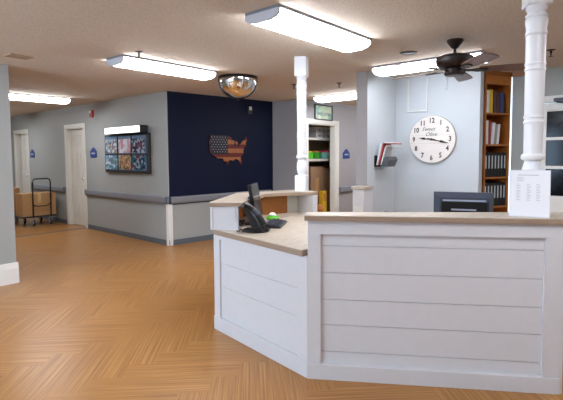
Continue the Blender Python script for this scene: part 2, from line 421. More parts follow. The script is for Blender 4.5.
# ---------------------------------------------------------------- sprinklers, vent, detector
def sprinkler(x, y, label, first=None):
    if first: return copy_thing(first, (x, y, CEIL), None, label, 'ceiling sprinklers')
    t = thing('sprinkler', label, 'sprinkler', (x, y, CEIL), 0, 'ceiling sprinklers')
    MB().lathe([(.04, 0), (.04, -.004), (.018, -.01), (.001, -.01)], n=18).build('escutcheon', M['bronze'], t)
    MB().lathe([(.011, -.008), (.011, -.03), (.007, -.034), (.007, -.05), (.001, -.05)], n=12).tube([(-.009, 0, -.034), (-.013, 0, -.045), (-.004, 0, -.062)], .003, 6).tube([(.009, 0, -.034), (.013, 0, -.045), (.004, 0, -.062)], .003, 6).build('sprinkler_head', M['bronze'], t)
    MB().lathe([(.001, -.060), (.020, -.061), (.022, -.064), (.001, -.066)], n=14).build('deflector', M['bronze'], t)
    return t
S0 = sprinkler(2.46, 3.97, 'bronze ceiling sprinkler beside the light left of the mirror')
sprinkler(5.38, 3.60, 'bronze ceiling sprinkler between the thin white post and the ice blue wall', S0)
sprinkler(5.10, .95, 'bronze ceiling sprinkler right of the thick white post', S0)
sprinkler(5.05, 4.15, 'bronze ceiling sprinkler just behind the thin white post', S0)
sprinkler(3.6, 12.1, 'bronze ceiling sprinkler at the far end of the corridor', S0)
t = thing('ceiling_vent', 'small flat brown vent in the ceiling at far left', 'vent', (1.75, 5.02, CEIL), .1)
MB().box(-.11, .11, -.08, -.065, -.012, 0).box(-.11, .11, .065, .08, -.012, 0).box(-.11, -.095, -.065, .065, -.012, 0).box(.095, .11, -.065, .065, -.012, 0).build('vent_frame', M['closet'], t)
v = MB()
for k in range(6): v.box(-.095, .095, -.058 + k * .021, -.046 + k * .021, -.01, -.002)
v.build('louvre', M['closet'], t)
t = thing('ceiling_speaker', 'small dark oval recessed grille in the ceiling left of the fan', 'ceiling speaker', (4.28, 2.04, CEIL))
MB().lathe([(.085, 0), (.085, -.006), (.068, -.01), (.066, -.004), (.001, -.004)], n=28).build('rim', M['bronze'], t)
MB().lathe([(.066, -.004), (.05, -.007), (.001, -.008)], n=28).build('grille', M['bronze'], t)

# ---------------------------------------------------------------- dome mirror
t = thing('dome_mirror', 'half dome security mirror with black rim hanging under the ceiling', 'mirror', (4.09, 4.30, CEIL))
R_ = .245
prof = [(R_ * math.cos(a), -.03 - R_ * math.sin(a)) for a in [PI/2 * k / 14 for k in range(15)]]
MB().lathe(prof[::-1], n=40).build('mirror_dome', M['mirror'], t)
MB().lathe([(R_ + .012, 0), (R_ + .012, -.035), (R_ - .004, -.037), (R_ - .004, 0)], n=40).build('rim', M['black'], t)
arc = []
pa = math.radians(143)
for k in range(25):
    a = PI * k / 24; r = R_ + .004
    arc.append((r * math.cos(a) * math.cos(pa), r * math.cos(a) * math.sin(pa), -.03 - r * math.sin(a)))
MB().tube(arc, .008, 8).lathe([(.012, -.28), (.016, -.285), (.012, -.297), (.001, -.3)], n=12).build('seam_band', M['black'], t)

# ---------------------------------------------------------------- ceiling fan
t = thing('ceiling_fan', 'dark bronze ceiling fan with five brown wooden blades', 'ceiling fan', (4.085, 1.509, CEIL))
MB().lathe([(.07, 0), (.073, -.012), (.055, -.04), (.028, -.072), (.02, -.078), (.001, -.078)], n=28).build('canopy', M['bronze'], t)
MB().lathe([(.012, -.07), (.012, -.13)], n=14).build('downrod', M['bronze'], t)
MB().lathe([(.02, -.112), (.05, -.122), (.115, -.135), (.158, -.155), (.162, -.18), (.155, -.215), (.13, -.238), (.085, -.248), (.001, -.25)], n=36).build('motor_housing', M['bronze'], t)
MB().lathe([(.085, -.252), (.09, -.262), (.09, -.298), (.075, -.312), (.001, -.315)], n=30).build('switch_housing', M['bronze'], t)
for k in range(5):
    a = math.radians(10 + 72 * k)
    mt = Matrix.Rotation(a, 4, 'Z') @ Matrix.Translation((0, 0, -.262)) @ Matrix.Rotation(math.radians(-12), 4, 'X')
    outl = [(.20, -.045), (.30, -.058), (.50, -.068), (.60, -.066), (.625, -.045), (.635, 0), (.625, .045), (.60, .066), (.50, .068), (.30, .058), (.20, .045)]
    bl = MB().prism(outl, -.004, .004).tf(mt).build('fan_blade', M['blade'], t)
    MB().prism([(.07, -.02), (.14, -.016), (.2, -.035), (.27, -.03), (.285, 0), (.27, .03), (.2, .035), (.14, .016), (.07, .02)], -.012, -.0045).tf(mt).build('blade_iron', M['bronze'], bl)

# ---------------------------------------------------------------- poster display on the left wall
t = thing('poster_display', 'black framed display of six posters under a lit header box', 'display case', (DX, 7.18, 1.475), W)
MB().box(-.715, .715, -.055, 0, -.34, .335).build('display_frame', M['black_soft'], t, .035, 4)
MB().box(-.675, .655, -.0615, -.0555, -.29, .30).build('backing_panel', mat('display_blue', '#4d7296', .4, var=.3, vscale=4), t, .002)
def poster_mat(name, base, seeds, scale):
    m = bpy.data.materials.new(name); m.use_nodes = True; nt = m.node_tree; b = nt.nodes['Principled BSDF']; b.inputs['Roughness'].default_value = .25
    tc = nt.nodes.new('ShaderNodeTexCoord'); mp = nt.nodes.new('ShaderNodeMapping'); mp.inputs['Location'].default_value = (seeds, seeds * 2.3, 0)
    v = nt.nodes.new('ShaderNodeTexVoronoi'); v.inputs['Scale'].default_value = scale; v.distance = 'CHEBYCHEV'
    sp = nt.nodes.new('ShaderNodeSeparateColor'); r = nt.nodes.new('ShaderNodeValToRGB'); r.color_ramp.interpolation = 'CONSTANT'
    els = r.color_ramp.elements; els[0].position = 0; els[0].color = lin(base[0]); els[1].position = 1 / len(base); els[1].color = lin(base[1])
    for i in range(2, len(base)): els.new(i / len(base)).color = lin(base[i])
    L = nt.links.new; L(tc.outputs['Object'], mp.inputs[0]); L(mp.outputs[0], v.inputs['Vector']); L(v.outputs['Color'], sp.inputs[0]); L(sp.outputs[0], r.inputs[0]); mx_ = nt.nodes.new('ShaderNodeMix'); mx_.data_type = 'RGBA'; mx_.inputs[0].default_value = .3; L(r.outputs[0], mx_.inputs[6]); mx_.inputs[7].default_value = lin(base[0]); L(mx_.outputs[2], b.inputs['Base Color'])
    return m
pal = [['#8ba6bb', '#9c4c46', '#c8d2d8', '#4f7f63', '#2c4a66', '#b39b62'], ['#d4d7e2', '#a9636f', '#dcdde6', '#c9ccd8', '#b98890'], ['#27486a', '#8c3f3a', '#b9c6d4', '#17202e', '#3a7088'],
       ['#8fb0c9', '#34608c', '#d9e2e8', '#5c5148', '#2f6f4f'], ['#a89a5c', '#93403a', '#2c2c30', '#b07a82', '#c8c6bc'], ['#274b73', '#2f6f77', '#1b2430', '#7a3338', '#a9b4bc']]
k = 0
for r_ in range(2):
    for c_ in range(3):
        x0 = -.655 + c_ * .435 + (.02 if c_ == 1 else 0); z1 = .25 - r_ * .28
        wv = .40 if c_ != 1 else .39
        MB().box(x0, x0 + wv, -.068, -.0617, z1 - .245, z1).build('poster', poster_mat('poster_print_%d' % k, pal[k], 3.1 * k, 26 if k != 1 else 12), t); k += 1
MB().box(-.245, -.225, -.072, -.0617, -.29, .30).box(.205, .225, -.072, -.0617, -.29, .30).box(-.655, .655, -.072, -.0617, -.022, -.002).build('divider', M['black_soft'], t)
MB().box(-.53, .63, -.14, 0, .336, .462).build('header_box', M['black_soft'], t, .01)
hp = MB().box(-.515, .605, -.146, -.1405, .345, .452).build('lit_panel', M['sign_lit'], t)
MB().box(-.36, .30, -.1468, -.1462, .398, .408).build('print_line', mat('faint_red_print', '#d8b4b4', .6), hp)

# house-shaped room signs
def room_sign(loc, rz, label, first=None):
    if first: return copy_thing(first, loc, rz, label, 'blue room signs')
    t = thing('room_sign', label, 'sign', loc, rz, 'blue room signs')
    MB().xz([(-.11, -.085), (.11, -.085), (.12, -.075), (.12, .03), (.03, .105), (-.03, .105), (-.12, .03), (-.12, -.075)], -.012, 0).build('sign_plate', M['signblue'], t, .003)
    MB().box(-.07, .07, -.014, -.0122, -.02, .01).build('name_strip', M['lightstrip'], t)
    return t
RS = room_sign((DX, 8.42, 1.49), W, 'small blue house-shaped sign right of the nearer corridor door')
room_sign((DX, 11.40, 1.49), W, 'small blue house-shaped sign above the boxes, by the far corridor door', RS)
room_sign((7.88, 5.1, 1.44), 0, 'small dark blue house-shaped sign right of the closet doorway', RS)

# fire alarm
t = thing('fire_alarm', 'small red fire alarm strobe high on the pale wall', 'fire alarm', (DX, 8.42, 2.24), W)
MB().box(-.055, .055, -.04, 0, -.07, .065).build('alarm_body', M['red'], t, .006)
MB().box(-.03, .03, -.065, -.0405, .01, .05).build('strobe', M['bookwhite'], t, .006)
MB().lathe([(.03, 0), (.03, -.005), (.001, -.006)], (0, -.0405, -.03), 14, 'y').build('horn_grille', M['bookred'], t)

# ---------------------------------------------------------------- navy wall: flag map and sensor
na = math.atan2(dn.y, dn.x)
pm = along(P0, dn, nn, .78, 0)
t = thing('flag_map', 'cut-out map of the United States painted as a rustic flag on navy wall', 'wall decoration', (pm[0], pm[1], 1.27), na)
US = [(.03,.97),(.02,.85),(0,.72),(0,.6),(.03,.42),(.06,.33),(.12,.3),(.17,.24),(.22,.21),(.29,.22),(.34,.21),(.38,.1),(.41,.13),(.45,.02),(.475,0),(.48,.1),(.52,.16),(.58,.15),(.62,.13),(.65,.18),(.72,.19),(.77,.15),(.80,.05),(.83,.0),(.845,.06),(.81,.22),(.84,.3),(.9,.38),(.885,.45),(.9,.52),(.92,.58),(.95,.62),(.98,.66),(.955,.7),(.965,.76),(1.0,.86),(.98,.95),(.955,.93),(.94,.85),(.91,.82),(.87,.79),(.84,.72),(.8,.68),(.77,.62),(.735,.62),(.745,.7),(.72,.77),(.70,.8),(.675,.74),(.665,.62),(.64,.62),(.635,.72),(.655,.8),(.60,.82),(.55,.87),(.58,.91),(.50,.94),(.48,.97)]
def flag_mat():
    m = bpy.data.materials.new('rustic_flag_paint'); m.use_nodes = True; nt = m.node_tree; b = nt.nodes['Principled BSDF']; b.inputs['Roughness'].default_value = .5; L = nt.links.new
    tc = nt.nodes.new('ShaderNodeTexCoord'); sp = nt.nodes.new('ShaderNodeSeparateXYZ'); L(tc.outputs['Object'], sp.inputs[0])
    def mth(op, a, b_=None):
        n = nt.nodes.new('ShaderNodeMath'); n.operation = op
        for i, q in enumerate((a, b_)):
            if q is None: continue
            if isinstance(q, (int, float)): n.inputs[i].default_value = q
            else: L(q, n.inputs[i])
        return n.outputs[0]
    st = mth('LESS_THAN', mth('MODULO', mth('ADD', sp.outputs['Z'], .02), .15), .075)
    mx = nt.nodes.new('ShaderNodeMix'); mx.data_type = 'RGBA'; L(st, mx.inputs[0]); mx.inputs[6].default_value = lin('#b8703a'); mx.inputs[7].default_value = lin('#6e1a10')
    n = nt.nodes.new('ShaderNodeTexNoise'); n.inputs['Scale'].default_value = 14; L(tc.outputs['Object'], n.inputs[0])
    mx2 = nt.nodes.new('ShaderNodeMix'); mx2.data_type = 'RGBA'; mx2.blend_type = 'MULTIPLY'; mx2.inputs[0].default_value = .5; L(mx.outputs[2], mx2.inputs[6]); L(n.outputs['Fac'], mx2.inputs[7])
    L(mx2.outputs[2], b.inputs['Base Color']); return m
mw, mh = .80, .52
body = MB().xz([(x * mw, z * mh) for x, z in US], -.022, 0).build('map_panel', flag_mat(), t)
can = [(.03,.975),(.018,.85),(-.004,.72),(-.004,.6),(.027,.42),(.055,.345),(.46,.345),(.46,.975)]
cn = MB().xz([(x * mw, z * mh) for x, z in can], -.025, -.0222).build('star_field', mat('dark_canton', '#15141c', .5), t)
star0 = MB().xz([((.011 if q % 2 == 0 else .005) * math.sin(q * PI / 5), (.011 if q % 2 == 0 else .005) * math.cos(q * PI / 5)) for q in range(10)], -.027, -.0252).build('star', M['lightstrip'], cn)
first = True
for r_ in range(7):
    for c_ in range(6):
        cx = .035 + c_ * .056 + (.028 if r_ % 2 else 0); cz = .475 - r_ * .042
        if cx > .355 or (cz < .25 and cx < .05): continue
        o = star0
        if not first: o = star0.copy(); col.objects.link(o)
        o.parent = cn; o.location = (cx, 0, cz); first = False
ps = along(P0, dn, nn, 1.645, 0)
t = thing('wall_sensor', 'small white and black sensor high on the navy wall', 'sensor', (ps[0], ps[1], 2.25), na)
MB().box(-.045, .045, -.04, 0, -.065, .06).build('sensor_base', M['black'], t, .006)
MB().box(-.03, .02, -.06, -.0405, -.01, .055).build('sensor_cover', M['bookwhite'], t, .008)

# ---------------------------------------------------------------- corridor: cart with boxes
t = thing('platform_cart', 'black folding platform cart with a tall loop handle in the corridor', 'cart', (3.76, 10.15, 0))
MB().box(-.38, .33, -.22, .38, .17, .2).build('platform', M['black_soft'], t, .008)
hd = [(-.15, -.24, .19), (-.15, -.25, .9), (-.135, -.25, .95), (-.10, -.25, .97), (.15, -.25, .97), (.185, -.25, .95), (.2, -.25, .9), (.2, -.24, .19)]
MB().tube(hd, .014, 10).tube([(-.15, -.25, .43), (-.06, -.262, .405), (.1, -.262, .405), (.2, -.25, .45)], .012, 8).build('handle', M['black'], t)
for cx in (-.13, .2):
    for cy in (-.2, .3):
        c = MB().lathe([(.045, -.014), (.06, -.01), (.06, .01), (.045, .014)], (cx, cy, .06), 20, 'x').build('caster', M['black_soft'], t)
        MB().lathe([(.03, -.018), (.03, .018)], (cx, cy, .06), 16, 'x').box(cx - .024, cx - .018, cy - .02, cy + .02, .05, .17).box(cx + .018, cx + .024, cy - .02, cy + .02, .05, .17).build('caster_fork', M['lightstrip'], c)
def carton(w_, d_, h_, loc, rz, label, m='cardboard', group='cardboard boxes in the corridor', tape=True):
    t = thing('cardboard_box', label, 'box', loc, rz, group)
    MB().box(-w_/2, w_/2, -d_/2, d_/2, 0, h_).build('carton', M[m], t, .004)
    fl_ = MB().box(-w_/2, w_/2, -d_/2, -.004, h_, h_ + .004).box(-w_/2, w_/2, .004, d_/2, h_, h_ + .004).build('top_flap', M[m], t)
    if tape: MB().box(-.03, .03, -d_/2 - .002, -d_/2 - .0003, h_ * .6, h_ + .004).box(-w_/2 - .002, w_/2 + .002, -.03, .03, h_ + .0042, h_ + .006).build('packing_tape', M['tape'], t)
    return t
carton(.66, .40, .46, (3.76, 10.17, .2), 0, 'wide cardboard box resting on the platform cart')
carton(.46, .38, .55, (3.42, 10.92, .2), 0, 'taller cardboard box behind the cart, at the far door')
tag(MB().box(-.2, .2, -.15, .15, 0, .2).build('plastic_crate', M['bookgrey'], None, .01), 'low grey crate under the taller cardboard box in the corridor', 'crate', None, (3.42, 10.92, 0))
tag(MB().box(-1.14, 1.14, -.035, .035, 0, .004).build('floor_threshold', M['slate_dark'], None, .001), 'dark strip set across the corridor floor', 'threshold strip', None, (3.04, 8.83, 0))

# ---------------------------------------------------------------- closet contents
def shelf_board(z, label):
    o = MB().box(-.99, .98, -.29, .29, -.03, 0).build('closet_shelf', M['cream'], None, .002)
    MB().box(-.99, .98, -.305, -.29, -.045, 0.002).build('front_edge', M['cream'], o)
    tag(o, label, 'shelf', 'closet shelves', (7.51, 5.70, z))
shelf_board(1.772, 'upper cream shelf in the closet, under the white boxes')
shelf_board(1.352, 'lower cream shelf in the closet, under the green bins')
def small_box(x, z, label, w_=.2):
    t = thing('storage_box', label, 'box', (x, 5.56, z), 0, 'white boxes on the upper closet shelf')
    MB().box(-w_/2, w_/2, -.1, .1, 0, .085).build('box_body', M['bookwhite'], t, .004)
    MB().box(-w_/2 - .004, w_/2 + .004, -.104, .104, .0855, .11).build('lid', M['paper'], t, .003)
    MB().box(-.03, .03, -.103, -.1005, .03, .06).build('label_plate', M['ink'], t)
small_box(7.46, 1.7745, 'white lidded box low in the left stack on the upper closet shelf', .24)
small_box(7.46, 1.886, 'white lidded box on top of the left stack on the upper closet shelf', .24)
small_box(7.76, 1.7745, 'white lidded box low in the right stack on the upper closet shelf', .26)
small_box(7.76, 1.886, 'white lidded box on top of the right stack on the upper closet shelf', .26)
def bin_(x, m1, label, lid=None, w_=.1, lm=None, h=.13):
    t = thing('storage_bin', label, 'bin', (x, 5.54, 1.3545))
    MB().lathe([(.001, 0), (w_ * .8, 0), (w_, h), (w_ + .008, h), (w_ + .008, h - .012)], n=22).build('bin_body', M[m1], t)
    if lid: MB().lathe([(w_ + .014, h), (w_ + .016, h + .018), (w_ * .8, h + .032), (.001, h + .036)], n=22).build('lid', M[lid], t)
    else: MB().lathe([(.001, h * .9), (w_ * .5, h + .03), (w_ * .8, h * .9)][::-1], n=12).build('contents', M[lm or 'yellow'], t)
bin_(7.20, 'lime', 'lime green bin holding yellow items on the lower closet shelf')
bin_(7.445, 'green', 'bright green bin heaped with tan items on the lower closet shelf', None, .1, 'orange')
bin_(7.77, 'teal', 'teal tub with hot pink lid on the lower closet shelf', 'pink', .13)
t = carton(.40, .42, 1.02, (7.32, 5.63, .17), 0, 'tall brown cardboard box standing in the closet under the shelves', 'cardboard_dark', None, False)
MB().box(-.06, .06, -.2125, -.2105, .25, .8).build('print_panel', M['cardboard'], t)
carton(.42, .42, .98, (7.76, 5.72, .17), 0, 'darker cardboard box standing right of the tall printed box in closet', 'cardboard_dark', None, False)
tag(MB().box(-.5, .55, -.25, .3, 0, .17).build('storage_plinth', M['closet'], None), 'low plinth under the boxes on the closet floor', 'plinth', None, (7.5, 5.65, 0))
carton(.3, .16, .28, (7.32, 5.31, 0), 0, 'low cardboard box on the closet floor by the door frame', 'cardboard_dark', None, False)
t = thing('yellow_package', 'yellow package standing on the low box in the closet', 'package', (7.40, 5.335, .286))
MB().box(-.07, .07, -.045, .045, 0, .42).build('package_body', M['yellow'], t, .008)
MB().box(-.05, .05, -.0475, -.0455, .22, .38).build('label_panel', M['orange'], t)
tag(MB().lathe([(.001, 0), (.05, .012), (.078, .06), (.08, .09), (.06, .14), (.001, .165)], n=20).build('plush_toy', M['orange'], None), 'round tan plush bundle beside the yellow package in closet', 'toy', None, (7.245, 5.30, .286))

# framed picture
t = thing('framed_picture', 'dark framed teal and cream picture above the closet doorway', 'picture', (7.08, 5.1, 2.235))
MB().box(-.285, .285, -.025, 0, -.145, -.125).box(-.285, .285, -.025, 0, .125, .145).box(-.285, -.265, -.025, 0, -.125, .125).box(.265, .285, -.025, 0, -.125, .125).build('picture_frame', M['black_soft'], t)
MB().box(-.265, .265, -.012, -.004, -.125, .125).build('print', poster_mat('teal_print', ['#b9c9a8', '#8fbfa8', '#c9cfb4', '#6fb3a4', '#a9c9b0'], 1.3, 9), t)
text('picture_lettering', 'welcome', .13, M['slate_dark'], t, (0, -.014, -.02), shear=.3, sx=.9)

# ---------------------------------------------------------------- partition: clock, panels, file holder
t = thing('wall_clock', 'large round whitewashed plank clock with dark numerals on ice blue wall', 'clock', (5.6, 2.33, 1.62), W)
CR = .298
f_ = MB().lathe([(CR, 0), (CR, -.03), (CR - .004, -.034), (.001, -.034)], n=64, axis='y').build('clock_face', M['clock'], t)
MB().lathe([(CR + .004, 0), (CR + .004, -.028), (CR + .0005, -.030), (CR + .0005, 0)], n=64, axis='y').build('rim', M['clock_edge'], t)
MB().box(-.28, .28, -.0348, -.0342, .05, .052).box(-.285, .285, -.0348, -.0342, -.052, -.05).build('plank_joint', M['clock_edge'], f_)
for h in range(1, 13):
    a = PI / 2 - h * PI / 6
    text('numeral', str(h), .088, M['numeral'], f_, (.235 * math.cos(a), -.0345, .235 * math.sin(a)), sx=.85, ext=.001)
text('script_lettering', 'Sweet', .07, M['slate_dark'], f_, (-.045, -.0345, .13), shear=.5)
text('script_lettering', 'Olive', .07, M['slate_dark'], f_, (-.01, -.0345, .062), shear=.5)
def hand(a, l, wd, nm):
    c, s_ = math.cos(a), math.sin(a)
    pts = [(-.05, -wd), (l * .45, -wd * .6), (l * .55, -wd * 1.9), (l * .72, -wd * 1.2), (l, 0), (l * .72, wd * 1.2), (l * .55, wd * 1.9), (l * .45, wd * .6), (-.05, wd)]
    MB().xz([(x * c - z * s_, x * s_ + z * c) for x, z in pts], -.043, -.040).build(nm, M['numeral'], t)
hand(math.radians(173), .17, .008, 'hour_hand'); hand(math.radians(-13), .23, .008, 'minute_hand')
MB().lathe([(.014, -.034), (.014, -.046), (.001, -.048)], n=14, axis='y').build('hub', M['numeral'], t)

t = thing('access_panel', 'ice blue square panel with thin trim high on wall above clock', 'wall panel', (5.6, 2.535, 2.17), W)
MB().box(-.12, .12, -.010, 0, -.175, .21).build('panel_board', M['iceblue'], t, .002)
MB().box(-.135, .135, -.018, 0, -.19, -.175).box(-.135, -.12, -.014, 0, -.175, .22).box(.12, .135, -.014, 0, -.175, .22).build('panel_trim', M['white_trim'], t)
tag(MB().box(-.015, .015, -.012, 0, -.1, .1).build('wall_batten', M['iceblue'], None), 'thin ice blue vertical batten above the clock under the ceiling', 'batten', None, (5.6, 2.17, 2.33), W)

t = thing('file_holder', 'black wire wall file holder stuffed with papers on ice blue wall', 'file holder', (5.13, 2.84, 1.30))
MB().box(-.10, .14, -.01, 0, -.02, .12).box(-.10, .14, -.09, -.01, -.02, -.01).build('holder_back', M['black'], t)
MB().yz([(-.092, -.02), (-.115, .07), (-.14, .105), (-.18, .105), (-.205, .07), (-.165, -.02)], -.09, .13).build('holder_front', mat('smoke_grey_plastic', '#4b4d52', .35), t)
def leaf(name, m, x0, x1, lift, bend, label, th=.006):
    pts = [(-.02 - lift, 0), (-.075 - lift, .24 + bend), (-.10 - lift, .27 + bend), (-.24 - lift, .26 + bend)]
    top = pts + [(-.24 - lift, .26 + bend - th), (-.10 - lift, .27 + bend - th), (-.082 - lift - th, .24 + bend - th), (-.022 - lift - th, 0)]
    o = MB().yz(top, x0, x1).build(name, M[m])
    return tag(o, label, 'papers', 'papers in the wall file holder', (5.13, 2.84, 1.30))
leaf('paper_sheaf', 'paper', -.085, .12, .0, .02, 'white paper sheaf nearest the wall in the black file holder', .014)
leaf('red_folder', 'red', -.07, .12, .02, .008, 'red folder drooping from the black file holder', .012)
leaf('paper_sheaf', 'bookwhite', -.06, .12, .045, -.025, 'white papers in front of the red folder in file holder', .012)

# ---------------------------------------------------------------- bookcase
BC = thing('bookcase', 'tall orange oak bookcase in the nook past the clock wall', 'bookcase', (5.785, 1.755, 0), math.radians(-25))
BW, BD = .43, .28
MB().box(0, .02, 0, BD, 0, 2.40).build('side_panel', M['oak'], BC)
MB().box(BW - .02, BW, 0, BD, 0, 2.40).build('side_panel', M['oak'], BC)
MB().box(.02, BW - .02, BD - .01, BD, 0, 2.40).build('back_panel', M['oak_dark'], BC)
MB().box(-.04, BW + .02, -.015, .0, 2.385, 2.438).build('cornice', M['oak_dark'], BC)
MB().box(.02, BW - .02, 0, .02, 2.30, 2.385).build('top_rail', M['oak'], BC)
SH = [2.30, 1.935, 1.55, 1.145, .78, .42, .06]
for z in SH: MB().box(.02, BW - .02, .002, BD - .01, z - .02, z).build('shelf', M['oak'], BC)
def world(lx, ly, z):
    a = math.radians(-25); return (5.785 + lx * math.cos(a) - ly * math.sin(a), 1.755 + lx * math.sin(a) + ly * math.cos(a), z)
def book(lx, z, w_, h_, m, label, tilt=0., group='books on the upper bookcase shelves', nm='book', lab=None, d=.2):
    t = thing(nm, label, 'book' if nm == 'book' else 'binder', world(lx, .02, z), math.radians(-25), group)
    t.rotation_euler = (0, tilt, math.radians(-25))
    MB().box(0, w_, 0, .004, 0, h_).box(0, .003, .004, d, 0, h_).box(w_ - .003, w_, .004, d, 0, h_).build('cover', M[m], t)
    MB().box(.0035, w_ - .0035, .0045, d - .004, .004, h_ - .006).build('pages', M['paper'], t)
    if lab: MB().box(w_ * .3, w_ * .7, -.0015, -.0003, h_ * .35, h_ * .88).build('spine_label', M[lab], t)
    return t
a1 = [(.035, .055, .27, 'bookwhite', 'white'), (.095, .05, .28, 'bookyellow', 'yellow'), (.16, .05, .26, 'bookplum', 'plum'), (.215, .05, .24, 'bookplum', 'second plum'), (.275, .06, .25, 'bookblue', 'navy')]
lb1 = ['white book at the left end of the top bookcase shelf', 'bright yellow book on the top bookcase shelf', 'plum book beside the yellow one on the top bookcase shelf', 'plum book beside the navy one on the top bookcase shelf', 'navy blue book at the right of the top bookcase shelf']
for (x, w_, h_, m_, _), lb in zip(a1, lb1): book(x, 1.936, w_, h_, m_, lb)
a2 = [(.03, .05, .29, 'bookwhite', 0), (.085, .035, .29, 'bookred', 0), (.125, .05, .27, 'bookwhite', .10), (.18, .035, .25, 'bookgrey', .10), (.22, .04, .25, 'bookwhite', .10)]
lb2 = ['white book left of the red one on the second bookcase shelf', 'dark red book on the second bookcase shelf', 'leaning white book right of the red one on second shelf', 'leaning grey-blue book on the second bookcase shelf', 'white book at the right end, leaning, on the second bookcase shelf']
for (x, w_, h_, m_, tl), lb in zip(a2, lb2): book(x, 1.551, w_, h_, m_, lb, tl)
bt = book(.025, 1.146, .05, .30, 'black', 'black binder with pale spine label on the third bookcase shelf', 0, 'black binders on the third bookcase shelf', 'binder', 'label')
for k in range(1, 7): copy_thing(bt, world(.025 + k * .054, .02, 1.146))
bt2 = book(.025, .781, .05, .29, 'black', 'black binder with pale spine label on the fourth bookcase shelf', 0, 'black binders on the fourth bookcase shelf', 'binder', 'label')
for k in range(1, 7): copy_thing(bt2, world(.025 + k * .054, .02, .781))
struct(MB().box(RX - .05, RX, 1.33, 1.545, 2.375, CEIL).build('trim_5', M['oak_dark']))

# ---------------------------------------------------------------- reception desk
A = Vector((2.233, 1.727)); B = Vector((3.045, .474)); C = Vector((2.40, 2.831)); D = Vector((3.13, 3.30)); E_ = Vector((3.80, 3.12))
desk = thing('reception_desk', 'white shiplap reception desk with angled panels and beige laminate counters', 'desk', (A.x, A.y, 0))
def seg(p, q):
    d = (q - p).normalized(); return d, Vector((-d.y, d.x)), (q - p).length
def lp(p, d, n, s, t): return (p.x + d.x * s + n.x * t - A.x, p.y + d.y * s + n.y * t - A.y)
def quad(mb, p, d, n, s0, s1, t0, t1, z0, z1):
    mb.prism([lp(p, d, n, s0, t0), lp(p, d, n, s1, t0), lp(p, d, n, s1, t1), lp(p, d, n, s0, t1)], z0, z1); return mb
# front section A-B  (n points inwards, to the clerk's side)
d, n, Lf = seg(A, B)
pl = MB()
seams = [.097, .177, .35, .515, .687, .86, .935]
for z0, z1 in zip(seams, seams[1:]): quad(pl, A, d, n, .07, Lf - .09, .018, .04, z0 + .0025, z1 - .0025)
quad(pl, A, d, n, .02, Lf - .01, .026, .13, 0, 1.02)
pl.build('front_shiplap', M['white'], desk)
fr = MB()
quad(fr, A, d, n, 0, .08, 0, .0255, .10, .935); quad(fr, A, d, n, Lf - .095, Lf, 0, .0255, .10, .935)
quad(fr, A, d, n, 0, Lf, 0, .0255, .935, 1.02)
fr.build('front_frame', M['white'], desk, .002)
quad(MB(), A, d, n, -.006, Lf + .006, -.010, .0255, 0, .098).build('front_kickboard', M['white'], desk, .003)
quad(MB(), A, d, n, Lf, Lf + .02, 0, .13, 0, 1.02).build('end_panel', M['white'], desk)
cb = MB().prism([lp(A, d, n, -.02, -.022), lp(A, d, n, Lf + .22, -.022), lp(A, d, n, Lf + .22, .31), lp(A, d, n, -.02, .16)], 1.020, 1.050).build('front_counter', M['laminate_edge'], desk, .004)
MB().prism([lp(A, d, n, -.018, -.020), lp(A, d, n, Lf + .218, -.020), lp(A, d, n, Lf + .218, .308), lp(A, d, n, -.018, .158)], 1.0502, 1.0535).build('counter_surface', M['laminate'], cb)
# left section C-A
d2, n2, Ll = seg(C, A)
pl = MB()
for z0, z1 in zip([.11, .37, .56, .755], [.37, .56, .755]): quad(pl, C, d2, n2, .06, Ll - .07, .014, .035, z0 + .002, z1 - .002)
quad(pl, C, d2, n2, .03, Ll - .01, .020, .12, 0, .785)
pl.build('side_shiplap', M['white'], desk)
fr = MB()
quad(fr, C, d2, n2, 0, .085, 0, .0195, .11, .755); quad(fr, C, d2, n2, Ll - .10, Ll - .004, 0, .0195, .11, .755)
quad(fr, C, d2, n2, 0, Ll - .004, 0, .0195, .755, .787)
fr.build('side_frame', M['white'], desk, .002)
quad(MB(), C, d2, n2, 0, Ll - .002, -.008, .0195, 0, .11).build('side_kickboard', M['white'], desk, .003)
# worktop
def offs(pts): return [(x - A.x, y - A.y) for x, y in pts]
wt = offs([(C.x - .02, C.y - .01), (A.x - .012, A.y + .06), (A.x + .05, A.y + .02), (3.10, .50), (3.67, .88), (2.90, 2.05), (3.05, 2.2), (3.80, 2.72), (3.76, 3.06), (D.x, D.y - .06), (C.x + .03, C.y + .015)])
wt = offs([(2.392, 2.825), (2.215, 1.76), (2.36, 1.76), (3.12, .58), (3.67, .88), (2.90, 2.05), (3.05, 2.2), (3.72, 2.74), (3.74, 3.03), (3.13, 3.20), (2.44, 2.85)])
wb = MB().prism(wt, .787, .826).build('worktop', M['laminate_edge'], desk, .004)
def shrink(poly, k):
    n_ = len(poly); out = []
    ar = sum(poly[i][0] * poly[(i+1) % n_][1] - poly[(i+1) % n_][0] * poly[i][1] for i in range(n_)); sg = 1 if ar > 0 else -1
    for i in range(n_):
        p, q, r = Vector(poly[i-1]), Vector(poly[i]), Vector(poly[(i+1) % n_])
        a_ = (q - p).normalized(); b_ = (r - q).normalized()
        na_ = Vector((-a_.y, a_.x)) * sg; nb_ = Vector((-b_.y, b_.x)) * sg
        mv = (na_ + nb_); mv = mv / max(.3, mv.dot(na_)); out.append((q.x + mv.x * k, q.y + mv.y * k))
    return out
MB().prism(shrink(wt, .003), .8262, .829).build('worktop_surface', M['laminate'], wb)
